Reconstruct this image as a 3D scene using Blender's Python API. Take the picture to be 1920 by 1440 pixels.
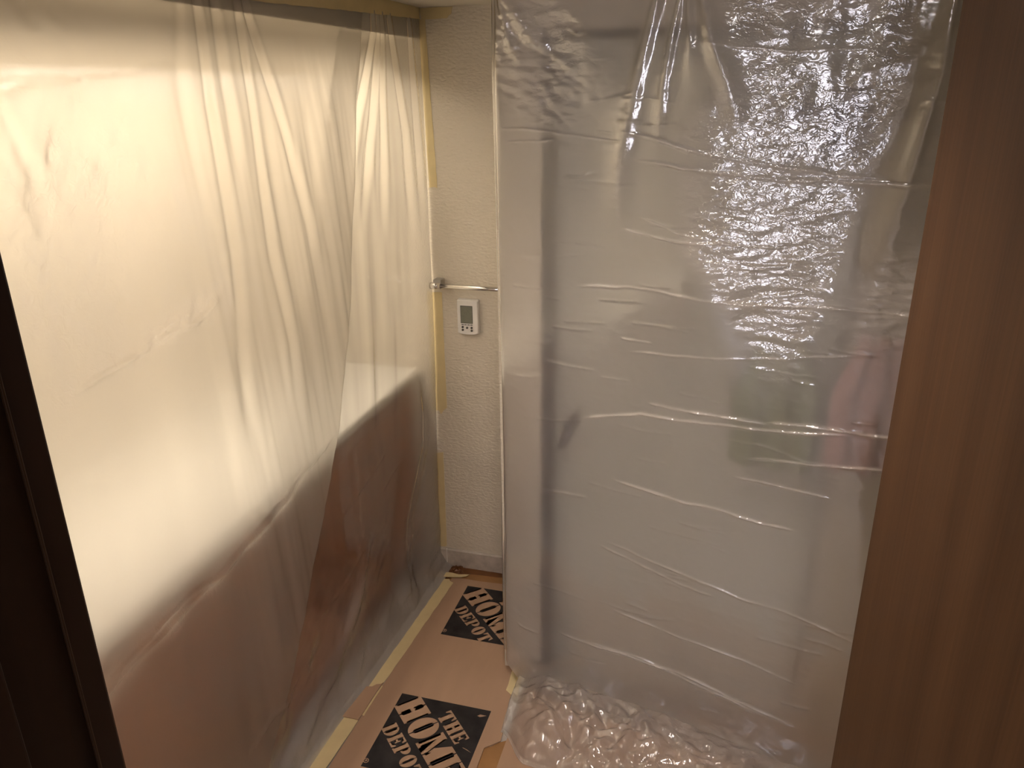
import bpy, bmesh, math, random
import numpy as np
from mathutils import Matrix, Vector

for o in list(bpy.data.objects): bpy.data.objects.remove(o)
scn = bpy.context.scene
C = scn.collection
rng = random.Random(7)

# ------------------------------------------------------------------ camera
CAM_H = 1.92
cam_d = bpy.data.cameras.new('camera')
cam_d.sensor_width = 36.0; cam_d.lens = 27.41; cam_d.clip_start = 0.02
cam = bpy.data.objects.new('camera', cam_d); C.objects.link(cam)
_f = 1462.0
_Y = Vector((440, -555, _f)).normalized()
_D = Vector((50, 3907, _f)).normalized()
_D = (_D - _Y * _D.dot(_Y)).normalized()
_Z = -_D; _X = _Y.cross(_Z)
right = Vector((_X[0], _Y[0], _Z[0])); down = Vector((_X[1], _Y[1], _Z[1])); fwd = Vector((_X[2], _Y[2], _Z[2]))
m = Matrix((right, -down, -fwd)).transposed().to_4x4()
m.translation = (0, 0, CAM_H)
cam.matrix_world = m
scn.camera = cam

# ------------------------------------------------------------------ world, lights, exposure
w = bpy.data.worlds.new('dim_hallway'); scn.world = w; w.use_nodes = True
w.node_tree.nodes['Background'].inputs[0].default_value = (1.0, 0.82, 0.62, 1)
w.node_tree.nodes['Background'].inputs[1].default_value = 0.02
scn.view_settings.view_transform = 'Standard'
scn.view_settings.look = 'None'
scn.view_settings.exposure = 0.35
scn.view_settings.gamma = 1.0
scn.view_settings.use_curve_mapping = False
scn.cycles.max_bounces = 8; scn.cycles.use_light_tree = False; scn.cycles.diffuse_bounces = 2; scn.cycles.glossy_bounces = 3; scn.cycles.transmission_bounces = 8

VAN_P, VAN_C = 10.8, (1.0, 0.905, 0.775)       # strip lamp under the vanity soffit
CAN_P, CAN_C = 52.0, (1.0, 0.83, 0.71)        # recessed downlight in the room ceiling
DAY_P, DAY_C = 20.0, (0.95, 0.89, 1.0)       # daylight through the window at the hallway's end
def add_light(name, kind, loc, power, color):
    l = bpy.data.lights.new(name, kind); l.energy = power; l.color = color
    o = bpy.data.objects.new(name, l); C.objects.link(o); o.location = loc
    return o, l
lo, ll = add_light('vanity_lamp_light', 'AREA', (-1.42, 1.72, 2.058), VAN_P, VAN_C)
ll.shape = 'RECTANGLE'; ll.size = 0.07; ll.size_y = 1.75; lo.rotation_euler = (0, math.radians(6), 0)
lo, ll = add_light('downlight_light', 'SPOT', (-0.28, 1.06, 2.175), CAN_P, CAN_C)
ll.spot_size = math.radians(142); ll.spot_blend = 0.8; ll.shadow_soft_size = 0.10
lo, ll = add_light('window_daylight', 'AREA', (0.0, -2.385, 1.15), DAY_P, DAY_C)
ll.shape = 'RECTANGLE'; ll.size = 0.6; ll.size_y = 1.8; lo.rotation_euler = (math.radians(90), 0, 0)

# ------------------------------------------------------------------ materials
def mat(name):
    mm = bpy.data.materials.new(name); mm.use_nodes = True
    nt = mm.node_tree; nt.nodes.clear()
    out = nt.nodes.new('ShaderNodeOutputMaterial')
    return mm, nt, out
def N(nt, kind, **kw):
    n = nt.nodes.new(kind)
    for k, v in kw.items():
        if k.startswith('i_'):
            key = k[2:]
            key = int(key) if key.isdigit() else key.replace('_', ' ')
            n.inputs[key].default_value = v
        else: setattr(n, k, v)
    return n
def rgba(c): return (c[0], c[1], c[2], 1)

def plain(name, col, rough=0.6, spec=0.4, metallic=0.0, noise=0.0, nscale=8.0, stretch=(1, 1, 1), bump=0.0, bscale=80.0, bdist=0.002, bdetail=3.0, col2=None):
    mm, nt, out = mat(name)
    b = N(nt, 'ShaderNodeBsdfPrincipled')
    b.inputs['Base Color'].default_value = rgba(col)
    b.inputs['Roughness'].default_value = rough
    b.inputs['Specular IOR Level'].default_value = spec
    b.inputs['Metallic'].default_value = metallic
    tc = N(nt, 'ShaderNodeTexCoord')
    mp = N(nt, 'ShaderNodeMapping'); mp.inputs['Scale'].default_value = stretch
    nt.links.new(tc.outputs['Object'], mp.inputs['Vector'])
    if noise > 0:
        nz = N(nt, 'ShaderNodeTexNoise', i_Scale=nscale, i_Detail=6.0, i_Roughness=0.6)
        nt.links.new(mp.outputs[0], nz.inputs['Vector'])
        rp = N(nt, 'ShaderNodeMix', data_type='RGBA')
        rp.inputs['A'].default_value = rgba(tuple(c * (1 - noise) for c in col))
        rp.inputs['B'].default_value = rgba(col2 if col2 else tuple(min(1, c * (1 + noise)) for c in col))
        cr = N(nt, 'ShaderNodeMapRange', i_1=0.3, i_2=0.7)
        nt.links.new(nz.outputs['Fac'], cr.inputs[0])
        nt.links.new(cr.outputs[0], rp.inputs['Factor'])
        nt.links.new(rp.outputs['Result'], b.inputs['Base Color'])
    if bump > 0:
        n2 = N(nt, 'ShaderNodeTexNoise', i_Scale=bscale, i_Detail=bdetail)
        nt.links.new(mp.outputs[0], n2.inputs['Vector'])
        bp = N(nt, 'ShaderNodeBump', i_Strength=bump, i_Distance=bdist)
        nt.links.new(n2.outputs['Fac'], bp.inputs['Height'])
        nt.links.new(bp.outputs[0], b.inputs['Normal'])
    nt.links.new(b.outputs[0], out.inputs[0])
    return mm

def emitter(name, col, strength):
    mm, nt, out = mat(name)
    e = N(nt, 'ShaderNodeEmission', i_Strength=strength); e.inputs[0].default_value = rgba(col)
    nt.links.new(e.outputs[0], out.inputs[0])
    mm.cycles.emission_sampling = 'NONE'; return mm

def film(name, haze=0.3, hcol=(0.86, 0.84, 0.80), rough=0.55, ior=1.33, trans=0.5, gloss=0.7, grough=0.16, base=0.12, crump=1.0, stretch=(1, 1, 1), scale=26.0, clear=0.3, white=0.25):
    """thin plastic sheeting: every sheet is a closed skin with two faces, so light bends in and out again"""
    mm, nt, out = mat(name)
    uv = N(nt, 'ShaderNodeUVMap'); uv.uv_map = 'sheet'
    mp = N(nt, 'ShaderNodeMapping'); mp.inputs['Scale'].default_value = stretch
    nt.links.new(uv.outputs[0], mp.inputs['Vector'])
    at = N(nt, 'ShaderNodeAttribute'); at.attribute_name = 'crumple'
    # fine creasing, strong only where the sheet is crushed (the larger folds are in the mesh)
    n1 = N(nt, 'ShaderNodeTexNoise', i_Scale=scale, i_Detail=2.0, i_Roughness=0.6, i_Distortion=0.6)
    nt.links.new(mp.outputs[0], n1.inputs['Vector'])
    ab = N(nt, 'ShaderNodeMath', operation='SUBTRACT', i_1=0.5); nt.links.new(n1.outputs['Fac'], ab.inputs[0])
    a2 = N(nt, 'ShaderNodeMath', operation='ABSOLUTE'); nt.links.new(ab.outputs[0], a2.inputs[0])
    hh = N(nt, 'ShaderNodeMath', operation='MULTIPLY_ADD', i_1=crump, i_2=base)
    nt.links.new(at.outputs['Fac'], hh.inputs[0])
    bp = N(nt, 'ShaderNodeBump', i_Distance=0.006); nt.links.new(hh.outputs[0], bp.inputs['Strength'])
    nt.links.new(a2.outputs[0], bp.inputs['Height'])
    geo = N(nt, 'ShaderNodeNewGeometry')
    rf = N(nt, 'ShaderNodeBsdfRefraction', i_Roughness=rough, i_IOR=ior); rf.distribution = 'BECKMANN'
    rf.inputs['Color'].default_value = (0.985, 0.98, 0.97, 1)
    df = N(nt, 'ShaderNodeBsdfDiffuse'); df.inputs['Color'].default_value = rgba(hcol)
    tr = N(nt, 'ShaderNodeBsdfTranslucent'); tr.inputs['Color'].default_value = rgba(hcol)
    hz = N(nt, 'ShaderNodeMixShader', i_0=trans)
    nt.links.new(df.outputs[0], hz.inputs[1]); nt.links.new(tr.outputs[0], hz.inputs[2])
    hf = N(nt, 'ShaderNodeMath', operation='MULTIPLY_ADD', i_1=white, i_2=haze, use_clamp=True)   # creased plastic whitens; the extra haze also stands in for crease highlights
    nt.links.new(at.outputs['Fac'], hf.inputs[0])
    body = N(nt, 'ShaderNodeMixShader'); nt.links.new(hf.outputs[0], body.inputs[0])
    tp = N(nt, 'ShaderNodeBsdfTransparent')
    see = N(nt, 'ShaderNodeMixShader', i_0=clear); nt.links.new(rf.outputs[0], see.inputs[1]); nt.links.new(tp.outputs[0], see.inputs[2])
    nt.links.new(see.outputs[0], body.inputs[1]); nt.links.new(hz.outputs[0], body.inputs[2])
    gl = N(nt, 'ShaderNodeBsdfGlossy', i_Roughness=grough); gl.inputs['Color'].default_value = (1, 1, 1, 1)
    fr = N(nt, 'ShaderNodeFresnel', i_IOR=1.55)
    inv = N(nt, 'ShaderNodeMath', operation='SUBTRACT', i_0=1.0); nt.links.new(geo.outputs['Backfacing'], inv.inputs[1])
    fk = N(nt, 'ShaderNodeMath', operation='MULTIPLY'); nt.links.new(fr.outputs[0], fk.inputs[0]); nt.links.new(inv.outputs[0], fk.inputs[1])
    fg = N(nt, 'ShaderNodeMath', operation='MULTIPLY', i_1=gloss * 2.0, use_clamp=True); nt.links.new(fk.outputs[0], fg.inputs[0])
    for s in (df, tr, gl, fr): nt.links.new(bp.outputs[0], s.inputs['Normal'])
    nt.links.new(bp.outputs[0], rf.inputs['Normal'])
    fin = N(nt, 'ShaderNodeMixShader')
    nt.links.new(fg.outputs[0], fin.inputs[0]); nt.links.new(body.outputs[0], fin.inputs[1]); nt.links.new(gl.outputs[0], fin.inputs[2])
    nt.links.new(fin.outputs[0], out.inputs[0])
    return mm

M = dict(
    wall=plain('cream_wall_paint', (0.74, 0.66, 0.54), 0.75, 0.2, noise=0.03, nscale=3, bump=0.7, bscale=85, bdist=0.005, stretch=(0.7, 1, 1.5)),
    ceiling=plain('ceiling_paint', (0.72, 0.66, 0.56), 0.85, 0.1, bump=0.3, bscale=120),
    stone=plain('stone_tile_base', (0.56, 0.49, 0.42), 0.45, 0.4, noise=0.22, nscale=22, bump=0.1, bscale=60),
    floor=plain('grey_floor_tile', (0.50, 0.46, 0.42), 0.4, 0.4, noise=0.12, nscale=9),
    card=plain('corrugated_cardboard', (0.46, 0.298, 0.195), 0.8, 0.15, noise=0.045, nscale=5, bump=0.12, bscale=260, bdist=0.0006, stretch=(3, 0.6, 1)),
    ink=plain('black_print', (0.016, 0.014, 0.016), 0.55, 0.3, noise=0.5, nscale=14, col2=(0.035, 0.03, 0.03)),
    tape=plain('masking_tape', (0.74, 0.60, 0.33), 0.65, 0.2, noise=0.05, nscale=12, bump=0.25, bscale=300, bdist=0.0005),
    kraft=plain('brown_kraft_paper', (0.36, 0.185, 0.07), 0.55, 0.3, noise=0.12, nscale=10, bump=0.3, bscale=30, bdist=0.004),
    dkraft=plain('dark_brown_paper', (0.17, 0.065, 0.02), 0.4, 0.4, noise=0.2, nscale=10, bump=0.3, bscale=30, bdist=0.004),
    cab=plain('brown_cabinet_wood', (0.43, 0.18, 0.088), 0.45, 0.4, noise=0.2, nscale=6, stretch=(4, 4, 0.5)),
    counter=plain('white_countertop', (0.84, 0.80, 0.72), 0.3, 0.5),
    chrome=plain('polished_chrome', (0.80, 0.79, 0.78), 0.14, 0.5, 1.0),
    plastic=plain('white_plastic', (0.83, 0.79, 0.74), 0.4, 0.4),
    lcd=plain('grey_lcd', (0.20, 0.20, 0.155), 0.25, 0.5, noise=0.12, nscale=60),
    btn=plain('dark_button', (0.07, 0.065, 0.06), 0.5, 0.3),
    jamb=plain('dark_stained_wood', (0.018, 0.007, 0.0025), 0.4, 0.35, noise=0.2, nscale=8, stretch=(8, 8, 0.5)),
    jedge=plain('lighter_wood_edge', (0.036, 0.016, 0.005), 0.4, 0.35),  # lighter brown for the thin line along the jamb
    doorpaint=plain('grey_door_paint', (0.62, 0.60, 0.50), 0.5, 0.3),
    gap=plain('dark_gap_shade', (0.02, 0.02, 0.028), 0.6, 0.2),  # near-black colour for the shade in the door gaps
    steel=plain('dark_steel', (0.12, 0.12, 0.15), 0.35, 0.5, 0.6),
    nickel=plain('brushed_nickel', (0.42, 0.40, 0.37), 0.4, 0.5, 0.7),
    mirror=plain('mirror_glass', (0.86, 0.90, 0.84), 0.03, 0.5, 1.0),
    navy=plain('navy_cloth', (0.02, 0.022, 0.075), 0.85, 0.1, bump=0.3, bscale=200),
    green=plain('sage_green_cloth', (0.26, 0.29, 0.18), 0.9, 0.1, bump=0.4, bscale=200),
    pink=plain('dusty_pink_cloth', (0.46, 0.26, 0.23), 0.9, 0.1, bump=0.4, bscale=200),
    pane=emitter('daylit_pane', (0.90, 0.90, 1.0), 1.5),
    lens=emitter('lit_lens', (1.0, 0.93, 0.95), 22.0),
    tube=emitter('lit_tube', (1.0, 0.82, 0.56), 6.0),
)
def wood_mat(name):
    mm, nt, out = mat(name)
    b = N(nt, 'ShaderNodeBsdfPrincipled'); b.inputs['Roughness'].default_value = 0.55; b.inputs['Specular IOR Level'].default_value = 0.15
    tc = N(nt, 'ShaderNodeTexCoord'); mp = N(nt, 'ShaderNodeMapping'); mp.inputs['Scale'].default_value = (70, 70, 1.6)
    nt.links.new(tc.outputs['Object'], mp.inputs['Vector'])
    n1 = N(nt, 'ShaderNodeTexNoise', i_Scale=2.2, i_Detail=7.0, i_Roughness=0.65, i_Distortion=0.3); nt.links.new(mp.outputs[0], n1.inputs['Vector'])
    mp2 = N(nt, 'ShaderNodeMapping'); mp2.inputs['Scale'].default_value = (9, 9, 0.35); nt.links.new(tc.outputs['Object'], mp2.inputs['Vector'])
    n2 = N(nt, 'ShaderNodeTexNoise', i_Scale=2.0, i_Detail=4.0); nt.links.new(mp2.outputs[0], n2.inputs['Vector'])
    ad = N(nt, 'ShaderNodeMath', operation='MULTIPLY_ADD', i_1=0.55); nt.links.new(n2.outputs['Fac'], ad.inputs[0])
    hf = N(nt, 'ShaderNodeMath', operation='MULTIPLY', i_1=0.45); nt.links.new(n1.outputs['Fac'], hf.inputs[0]); nt.links.new(hf.outputs[0], ad.inputs[2])
    cr = N(nt, 'ShaderNodeValToRGB'); nt.links.new(ad.outputs[0], cr.inputs[0])
    e = cr.color_ramp.elements
    e[0].position = 0.30; e[0].color = (0.037, 0.0155, 0.0055, 1)
    e[1].position = 0.68; e[1].color = (0.076, 0.036, 0.0142, 1)
    nt.links.new(cr.outputs[0], b.inputs['Base Color'])
    bp = N(nt, 'ShaderNodeBump', i_Strength=0.15, i_Distance=0.001); nt.links.new(n1.outputs['Fac'], bp.inputs['Height']); nt.links.new(bp.outputs[0], b.inputs['Normal'])
    nt.links.new(b.outputs[0], out.inputs[0]); return mm
M['wood'] = wood_mat('brown_wood_veneer')
M['film_left'] = film('milky_sheeting', clear=0.25, white=0.15, haze=0.07, hcol=(0.88, 0.80, 0.72), rough=0.47, ior=1.25, trans=0.65, gloss=0.5, grough=0.2, base=0.02, crump=0.5, scale=45)
M['film_near'] = film('thin_clear_sheeting', clear=0.55, white=0.26, haze=0.035, hcol=(0.82, 0.78, 0.74), rough=0.45, ior=1.22, trans=0.5, gloss=0.8, grough=0.13, base=0.02, crump=0.6, scale=40)
M['film_right'] = film('glossy_sheeting', clear=0.40, white=0.20, haze=0.13, hcol=(0.90, 0.84, 0.77), rough=0.48, ior=1.25, trans=0.2, gloss=1.4, grough=0.12, base=0.02, crump=0.45, stretch=(1, 1.5, 1), scale=50)
M['film_bunch'] = film('crushed_sheeting', clear=0.6, white=0.10, haze=0.07, hcol=(0.88, 0.85, 0.83), rough=0.35, ior=1.2, trans=0.3, gloss=0.9, grough=0.14, base=0.15, crump=0.6, scale=55)

# ------------------------------------------------------------------ helpers
def obj(name, me, m_, parent=None):
    o = bpy.data.objects.new(name, me); C.objects.link(o)
    if m_ is not None: me.materials.append(m_)
    if parent is not None: o.parent = parent
    return o
def tag(o, label, cat, group=None):
    o['label'] = label; o['category'] = cat
    if group: o['group'] = group
    return o
def empty(name, label, cat, loc=(0, 0, 0), group=None):
    o = bpy.data.objects.new(name, None); C.objects.link(o); o.location = loc; o.empty_display_size = 0.05
    return tag(o, label, cat, group)
def structure(o, label=None):
    o['kind'] = 'structure'
    if label: o['label'] = label
    return o
def from_bm(name, bm, smooth=False):
    bmesh.ops.recalc_face_normals(bm, faces=bm.faces)
    me = bpy.data.meshes.new(name); bm.to_mesh(me); bm.free()
    if smooth:
        for p in me.polygons: p.use_smooth = True
    return me
def box_bm(bm, x0, x1, y0, y1, z0, z1, bev=0.0, seg=2):
    r = bmesh.ops.create_cube(bm, size=1.0)
    vs = r['verts']
    for v in vs:
        v.co = Vector(((x0 + x1) / 2 + v.co.x * (x1 - x0), (y0 + y1) / 2 + v.co.y * (y1 - y0), (z0 + z1) / 2 + v.co.z * (z1 - z0)))
    if bev > 0:
        es = list({e for v in vs for e in v.link_edges})
        bmesh.ops.bevel(bm, geom=es, offset=bev, segments=seg, profile=0.6, affect='EDGES')
def box(name, x0, x1, y0, y1, z0, z1, m_, parent=None, bev=0.0, seg=2):
    bm = bmesh.new(); box_bm(bm, x0, x1, y0, y1, z0, z1, bev, seg)
    return obj(name, from_bm(name, bm), m_, parent)
def prism(name, pts, axis, lo_, hi_, m_, parent=None):
    """polygon pts extruded along an axis between lo_ and hi_"""
    bm = bmesh.new()
    def P(a, b, c):
        return {'z': (a, b, c), 'y': (a, c, b), 'x': (c, a, b)}[axis]
    A = [bm.verts.new(P(a, b, lo_)) for a, b in pts]; B = [bm.verts.new(P(a, b, hi_)) for a, b in pts]
    bm.faces.new(A); bm.faces.new(B)
    n = len(pts)
    for i in range(n): bm.faces.new((A[i], A[(i + 1) % n], B[(i + 1) % n], B[i]))
    return obj(name, from_bm(name, bm), m_, parent)
def tube(name, pts, r, m_, parent=None, seg=20, caps=True):
    bm = bmesh.new(); rings = []
    for i, p in enumerate(pts):
        p = Vector(p)
        d = (Vector(pts[min(i + 1, len(pts) - 1)]) - Vector(pts[max(i - 1, 0)])).normalized()
        up = Vector((0, 0, 1)) if abs(d.z) < 0.9 else Vector((1, 0, 0))
        a = d.cross(up).normalized(); b = d.cross(a).normalized()
        rr = r[i] if isinstance(r, (list, tuple)) else r
        rings.append([bm.verts.new(p + a * rr * math.cos(2 * math.pi * k / seg) + b * rr * math.sin(2 * math.pi * k / seg)) for k in range(seg)])
    for u, v in zip(rings, rings[1:]):
        for k in range(seg): bm.faces.new((u[k], u[(k + 1) % seg], v[(k + 1) % seg], v[k]))
    if caps: bm.faces.new(rings[0]); bm.faces.new(rings[-1])
    me = from_bm(name, bm, True)
    return obj(name, me, m_, parent)

def sheet_mesh(name, P, crumple, U, V, thick=0.0003):
    """P (nv,nu,3) grid of points -> closed two-sided skin; crumple (nv,nu); U,V metres along the sheet"""
    nv, nu, _ = P.shape
    du = np.gradient(P, axis=1); dv = np.gradient(P, axis=0)
    nn = np.cross(du, dv); nn /= (np.linalg.norm(nn, axis=2, keepdims=True) + 1e-12)
    F = P + nn * thick * 0.5; B = P - nn * thick * 0.5
    co = np.concatenate([F.reshape(-1, 3), B.reshape(-1, 3)]).astype(np.float32)
    idx = np.arange(nv * nu).reshape(nv, nu)
    a = idx[:-1, :-1].ravel(); b = idx[:-1, 1:].ravel(); c = idx[1:, 1:].ravel(); d = idx[1:, :-1].ravel()
    qf = np.stack([a, b, c, d], 1); off = nv * nu
    qb = np.stack([a, d, c, b], 1) + off
    rim = []
    bd = np.concatenate([idx[0, :], idx[1:, -1], idx[-1, -2::-1], idx[-2:0:-1, 0]])
    nx = np.roll(bd, -1)
    rim = np.stack([bd, bd + off, nx + off, nx], 1)
    q = np.concatenate([qf, qb, rim]).astype(np.int32)
    me = bpy.data.meshes.new(name)
    me.vertices.add(len(co)); me.vertices.foreach_set('co', co.ravel())
    me.loops.add(q.size); me.loops.foreach_set('vertex_index', q.ravel())
    me.polygons.add(len(q)); me.polygons.foreach_set('loop_start', np.arange(0, q.size, 4, dtype=np.int32))
    me.polygons.foreach_set('use_smooth', np.ones(len(q), dtype=bool))
    uvl = me.uv_layers.new(name='sheet')
    uvp = np.stack([np.tile(U.ravel(), 2), np.tile(V.ravel(), 2)], 1).astype(np.float32)
    uvl.data.foreach_set('uv', uvp[q.ravel()].ravel())
    at = me.attributes.new('crumple', 'FLOAT', 'POINT')
    at.data.foreach_set('value', np.tile(crumple.ravel(), 2).astype(np.float32))
    me.update(calc_edges=True); me.validate()
    return me

def fbm(x, y, seed, octs=4, ridged=False):
    """value noise on arrays"""
    r = np.random.RandomState(seed); tot = np.zeros_like(x); amp = 1.0; s = 0
    for o in range(octs):
        T = r.rand(64, 64) * 2 - 1
        xf = x * 2 ** o + 17.3 * o; yf = y * 2 ** o + 5.1 * o
        xi = np.floor(xf).astype(int); yi = np.floor(yf).astype(int)
        fx = xf - xi; fy = yf - yi
        fx = fx * fx * fx * (fx * (fx * 6 - 15) + 10); fy = fy * fy * fy * (fy * (fy * 6 - 15) + 10)
        g = lambda a, b: T[(yi + b) % 64, (xi + a) % 64]
        v = (g(0, 0) * (1 - fx) + g(1, 0) * fx) * (1 - fy) + (g(0, 1) * (1 - fx) + g(1, 1) * fx) * fy
        if ridged: v = 1 - 2 * np.abs(v)
        tot += amp * v; s += amp; amp *= 0.5
    return tot / s
def folds(x, y, seed, n, w0, w1, th0, th1, warp=0.5):
    """crushed-sheet relief: sharp straight folds of many directions and widths, each in patches"""
    r = np.random.RandomState(seed); tot = np.zeros_like(x); s = 0
    for i in range(n):
        wl = w0 * (w1 / w0) ** (i / max(1, n - 1)); th = math.radians(r.uniform(th0, th1))
        a = -math.sin(th) * x + math.cos(th) * y
        a = a / wl + warp * fbm(x / (wl * 2.2), y / (wl * 2.2), seed + 31 * i, 2) + r.rand()
        t = np.abs(2 * (a - np.floor(a)) - 1) * 2 - 1
        m_ = np.clip(0.5 + 1.1 * fbm(x / (wl * 1.6) + 7.7, y / (wl * 1.6), seed + 31 * i + 9, 2), 0, 1)
        tot += wl * t * m_; s += wl
    return tot / s
def sstep(a, b, x):
    t = np.clip((x - a) / (b - a), 0, 1); return t * t * (3 - 2 * t)
def polydist(S, Z, pts):
    """distance to a polyline, signed offset and fraction along it"""
    best = np.full(S.shape, 9.0); sg = np.zeros(S.shape); fr = np.zeros(S.shape)
    L = [0]
    for p, q in zip(pts, pts[1:]): L.append(L[-1] + math.hypot(q[0] - p[0], q[1] - p[1]))
    for i, (p, q) in enumerate(zip(pts, pts[1:])):
        dx, dz = q[0] - p[0], q[1] - p[1]; l2 = dx * dx + dz * dz
        t = np.clip(((S - p[0]) * dx + (Z - p[1]) * dz) / l2, 0, 1)
        ex = S - p[0] - t * dx; ez = Z - p[1] - t * dz
        d = np.hypot(ex, ez); u = d < best
        best[u] = d[u]; sg[u] = (np.sign(dx * ez - dz * ex) * d)[u]; fr[u] = ((L[i] + t * (L[i + 1] - L[i])) / L[-1])[u]
    return best, sg, fr
def crease(S, Z, pts, width, amp, wob=0.0, seed=0):
    Zw = Z + wob * fbm(S * 9, Z * 0 + seed, seed, 3)
    d, sg, fr = polydist(S, Zw, pts)
    taper = sstep(0, 0.12, fr) * sstep(0, 0.12, 1 - fr) * (0.65 + 0.5 * fbm(fr * 14, fr * 0, seed + 5, 2))
    return amp * taper * np.exp(-np.abs(d / width) ** 1.3)

# ------------------------------------------------------------------ room shell
ZC = 2.187; YB = 2.707; XR = 0.95; XL = -1.78; YF0, YF1 = 0.22, 0.362
structure(box('floor', XL, XR, -2.5, YB + 0.1, -0.06, 0.0, M['floor']), 'grey tile floor under the cardboard and plastic')
structure(box('ceiling', XL, XR, YF0, YB + 0.1, ZC, ZC + 0.06, M['ceiling']), 'flat cream painted ceiling')
structure(box('wall_back', XL - 0.1, -0.50, YB, YB + 0.1, 0.0, ZC, M['wall']), 'cream textured wall at the end of the narrow nook')
structure(box('wall_left', XL - 0.1, XL, YF0, YB, 0.0, ZC, M['wall']), 'cream wall behind the vanity')
structure(box('wall_right', XR, XR + 0.1, YF0, YB, 0.0, ZC, M['wall']), 'cream wall behind the open wooden door')
# wall with the grey door: post, header and stub
YW = 2.15
ws = empty('wall_closet', 'cream wall around the grey door behind the plastic', 'wall'); del ws['category']; structure(ws)
box('nook_end_post', -0.655, -0.512, YW, YB, 0.0, ZC, M['wall'], ws)
box('door_header', -0.512, 0.315, YW, YW + 0.14, 2.065, ZC, M['wall'], ws)
box('wall_stub', 0.315, XR, YW, YW + 0.14, 0.0, ZC, M['wall'], ws)
# front wall with the doorway the camera looks through
wf = empty('wall_front', 'dark wall around the doorway in the foreground', 'wall'); del wf['category']; structure(wf)
box('wall_panel', XL, -0.435, YF0, YF1 - 0.004, 0, ZC, M['wall'], wf)
box('wall_panel', 0.30, XR, YF0, YF1 - 0.004, 0, ZC, M['wall'], wf)
box('wall_panel', -0.435, 0.30, YF0, YF1 - 0.004, 2.07, ZC, M['wall'], wf)
# hallway behind the camera with a tall daylight window at its end
structure(box('wall_hall_left', -0.95, -0.85, -2.5, YF0, 0, 2.4, M['wall']), 'cream hallway wall left of the doorway')
structure(box('wall_hall_right', 0.85, 0.95, -2.5, YF0, 0, 2.4, M['wall']), 'cream hallway wall right of the doorway')
wh = empty('wall_hall_end', 'cream hallway end wall with a tall window', 'wall'); del wh['category']; structure(wh)
box('wall_panel', -0.85, -0.32, -2.5, -2.4, 0, 2.4, M['wall'], wh); box('wall_panel', 0.32, 0.85, -2.5, -2.4, 0, 2.4, M['wall'], wh)
box('wall_panel', -0.32, 0.32, -2.5, -2.4, 2.07, 2.4, M['wall'], wh); box('wall_panel', -0.32, 0.32, -2.5, -2.4, 0, 0.23, M['wall'], wh)
structure(box('ceiling_hall', -0.95, 0.95, -2.5, YF0, 2.4, 2.46, M['ceiling']), 'cream hallway ceiling')
wn = empty('window_1', 'tall bright window at the end of the hallway', 'window', (0, -2.40, 0.23)); del wn['category']; structure(wn)
for x in (-0.32, 0.28): box('frame_post', x, x + 0.04, -0.02, 0.03, 0.0, 1.84, M['plastic'], wn, 0.002)
for z in (0.0, 1.80): box('frame_rail', -0.28, 0.28, -0.02, 0.03, z, z + 0.04, M['plastic'], wn, 0.002)
box('pane', -0.28, 0.28, -0.012, -0.006, 0.04, 1.80, M['pane'], wn)
# soffit above the vanity
structure(box('trim_1', XL, -1.086, YF1, YB, 2.09, ZC, M['wall']), 'boxed soffit above the vanity under the ceiling')
b = prism('baseboard_back', [(YB, 0.0), (YB - 0.011, 0.0), (YB - 0.011, 0.078), (YB - 0.006, 0.083), (YB, 0.083)], 'x', -1.11, -0.655, M['stone'])
structure(b, 'low grey stone baseboard under the cream end wall')
box('grout_line', -1.075, -1.072, YB - 0.0116, YB, 0.0, 0.083, M['plastic'], b)

# left door jamb: board, stop and casing (dark, in the foreground)
jb = empty('trim_2', 'dark wooden door jamb and stop in the left foreground', 'trim'); del jb['category']; structure(jb)
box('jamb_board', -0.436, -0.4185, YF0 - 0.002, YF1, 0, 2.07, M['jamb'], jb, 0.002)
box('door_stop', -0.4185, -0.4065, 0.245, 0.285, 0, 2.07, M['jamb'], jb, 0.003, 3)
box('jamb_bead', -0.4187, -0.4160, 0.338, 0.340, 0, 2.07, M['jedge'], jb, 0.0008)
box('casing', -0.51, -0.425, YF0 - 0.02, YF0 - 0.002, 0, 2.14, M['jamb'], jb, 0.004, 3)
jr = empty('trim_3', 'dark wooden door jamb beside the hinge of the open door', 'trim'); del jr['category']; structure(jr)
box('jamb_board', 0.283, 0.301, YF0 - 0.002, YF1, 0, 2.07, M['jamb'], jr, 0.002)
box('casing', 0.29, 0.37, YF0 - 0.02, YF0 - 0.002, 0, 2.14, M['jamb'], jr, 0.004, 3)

# open wooden door in the right foreground
d1 = empty('door_1', 'open brown wood veneer door in the right foreground', 'door', (0.262, 0.37, 0.0)); del d1['category']; structure(d1)
lf = box('door_leaf', 0.0, 0.038, 0.0, 0.69, 0.008, 2.05, M['wood'], d1, 0.0015)
d1.rotation_euler.z = math.atan2(0.262 - 0.2225, 0.69)
for z in (0.25, 1.05, 1.85): box('hinge', -0.003, 0.004, -0.012, 0.02, z - 0.045, z + 0.045, M['steel'], d1, 0.001)

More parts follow.
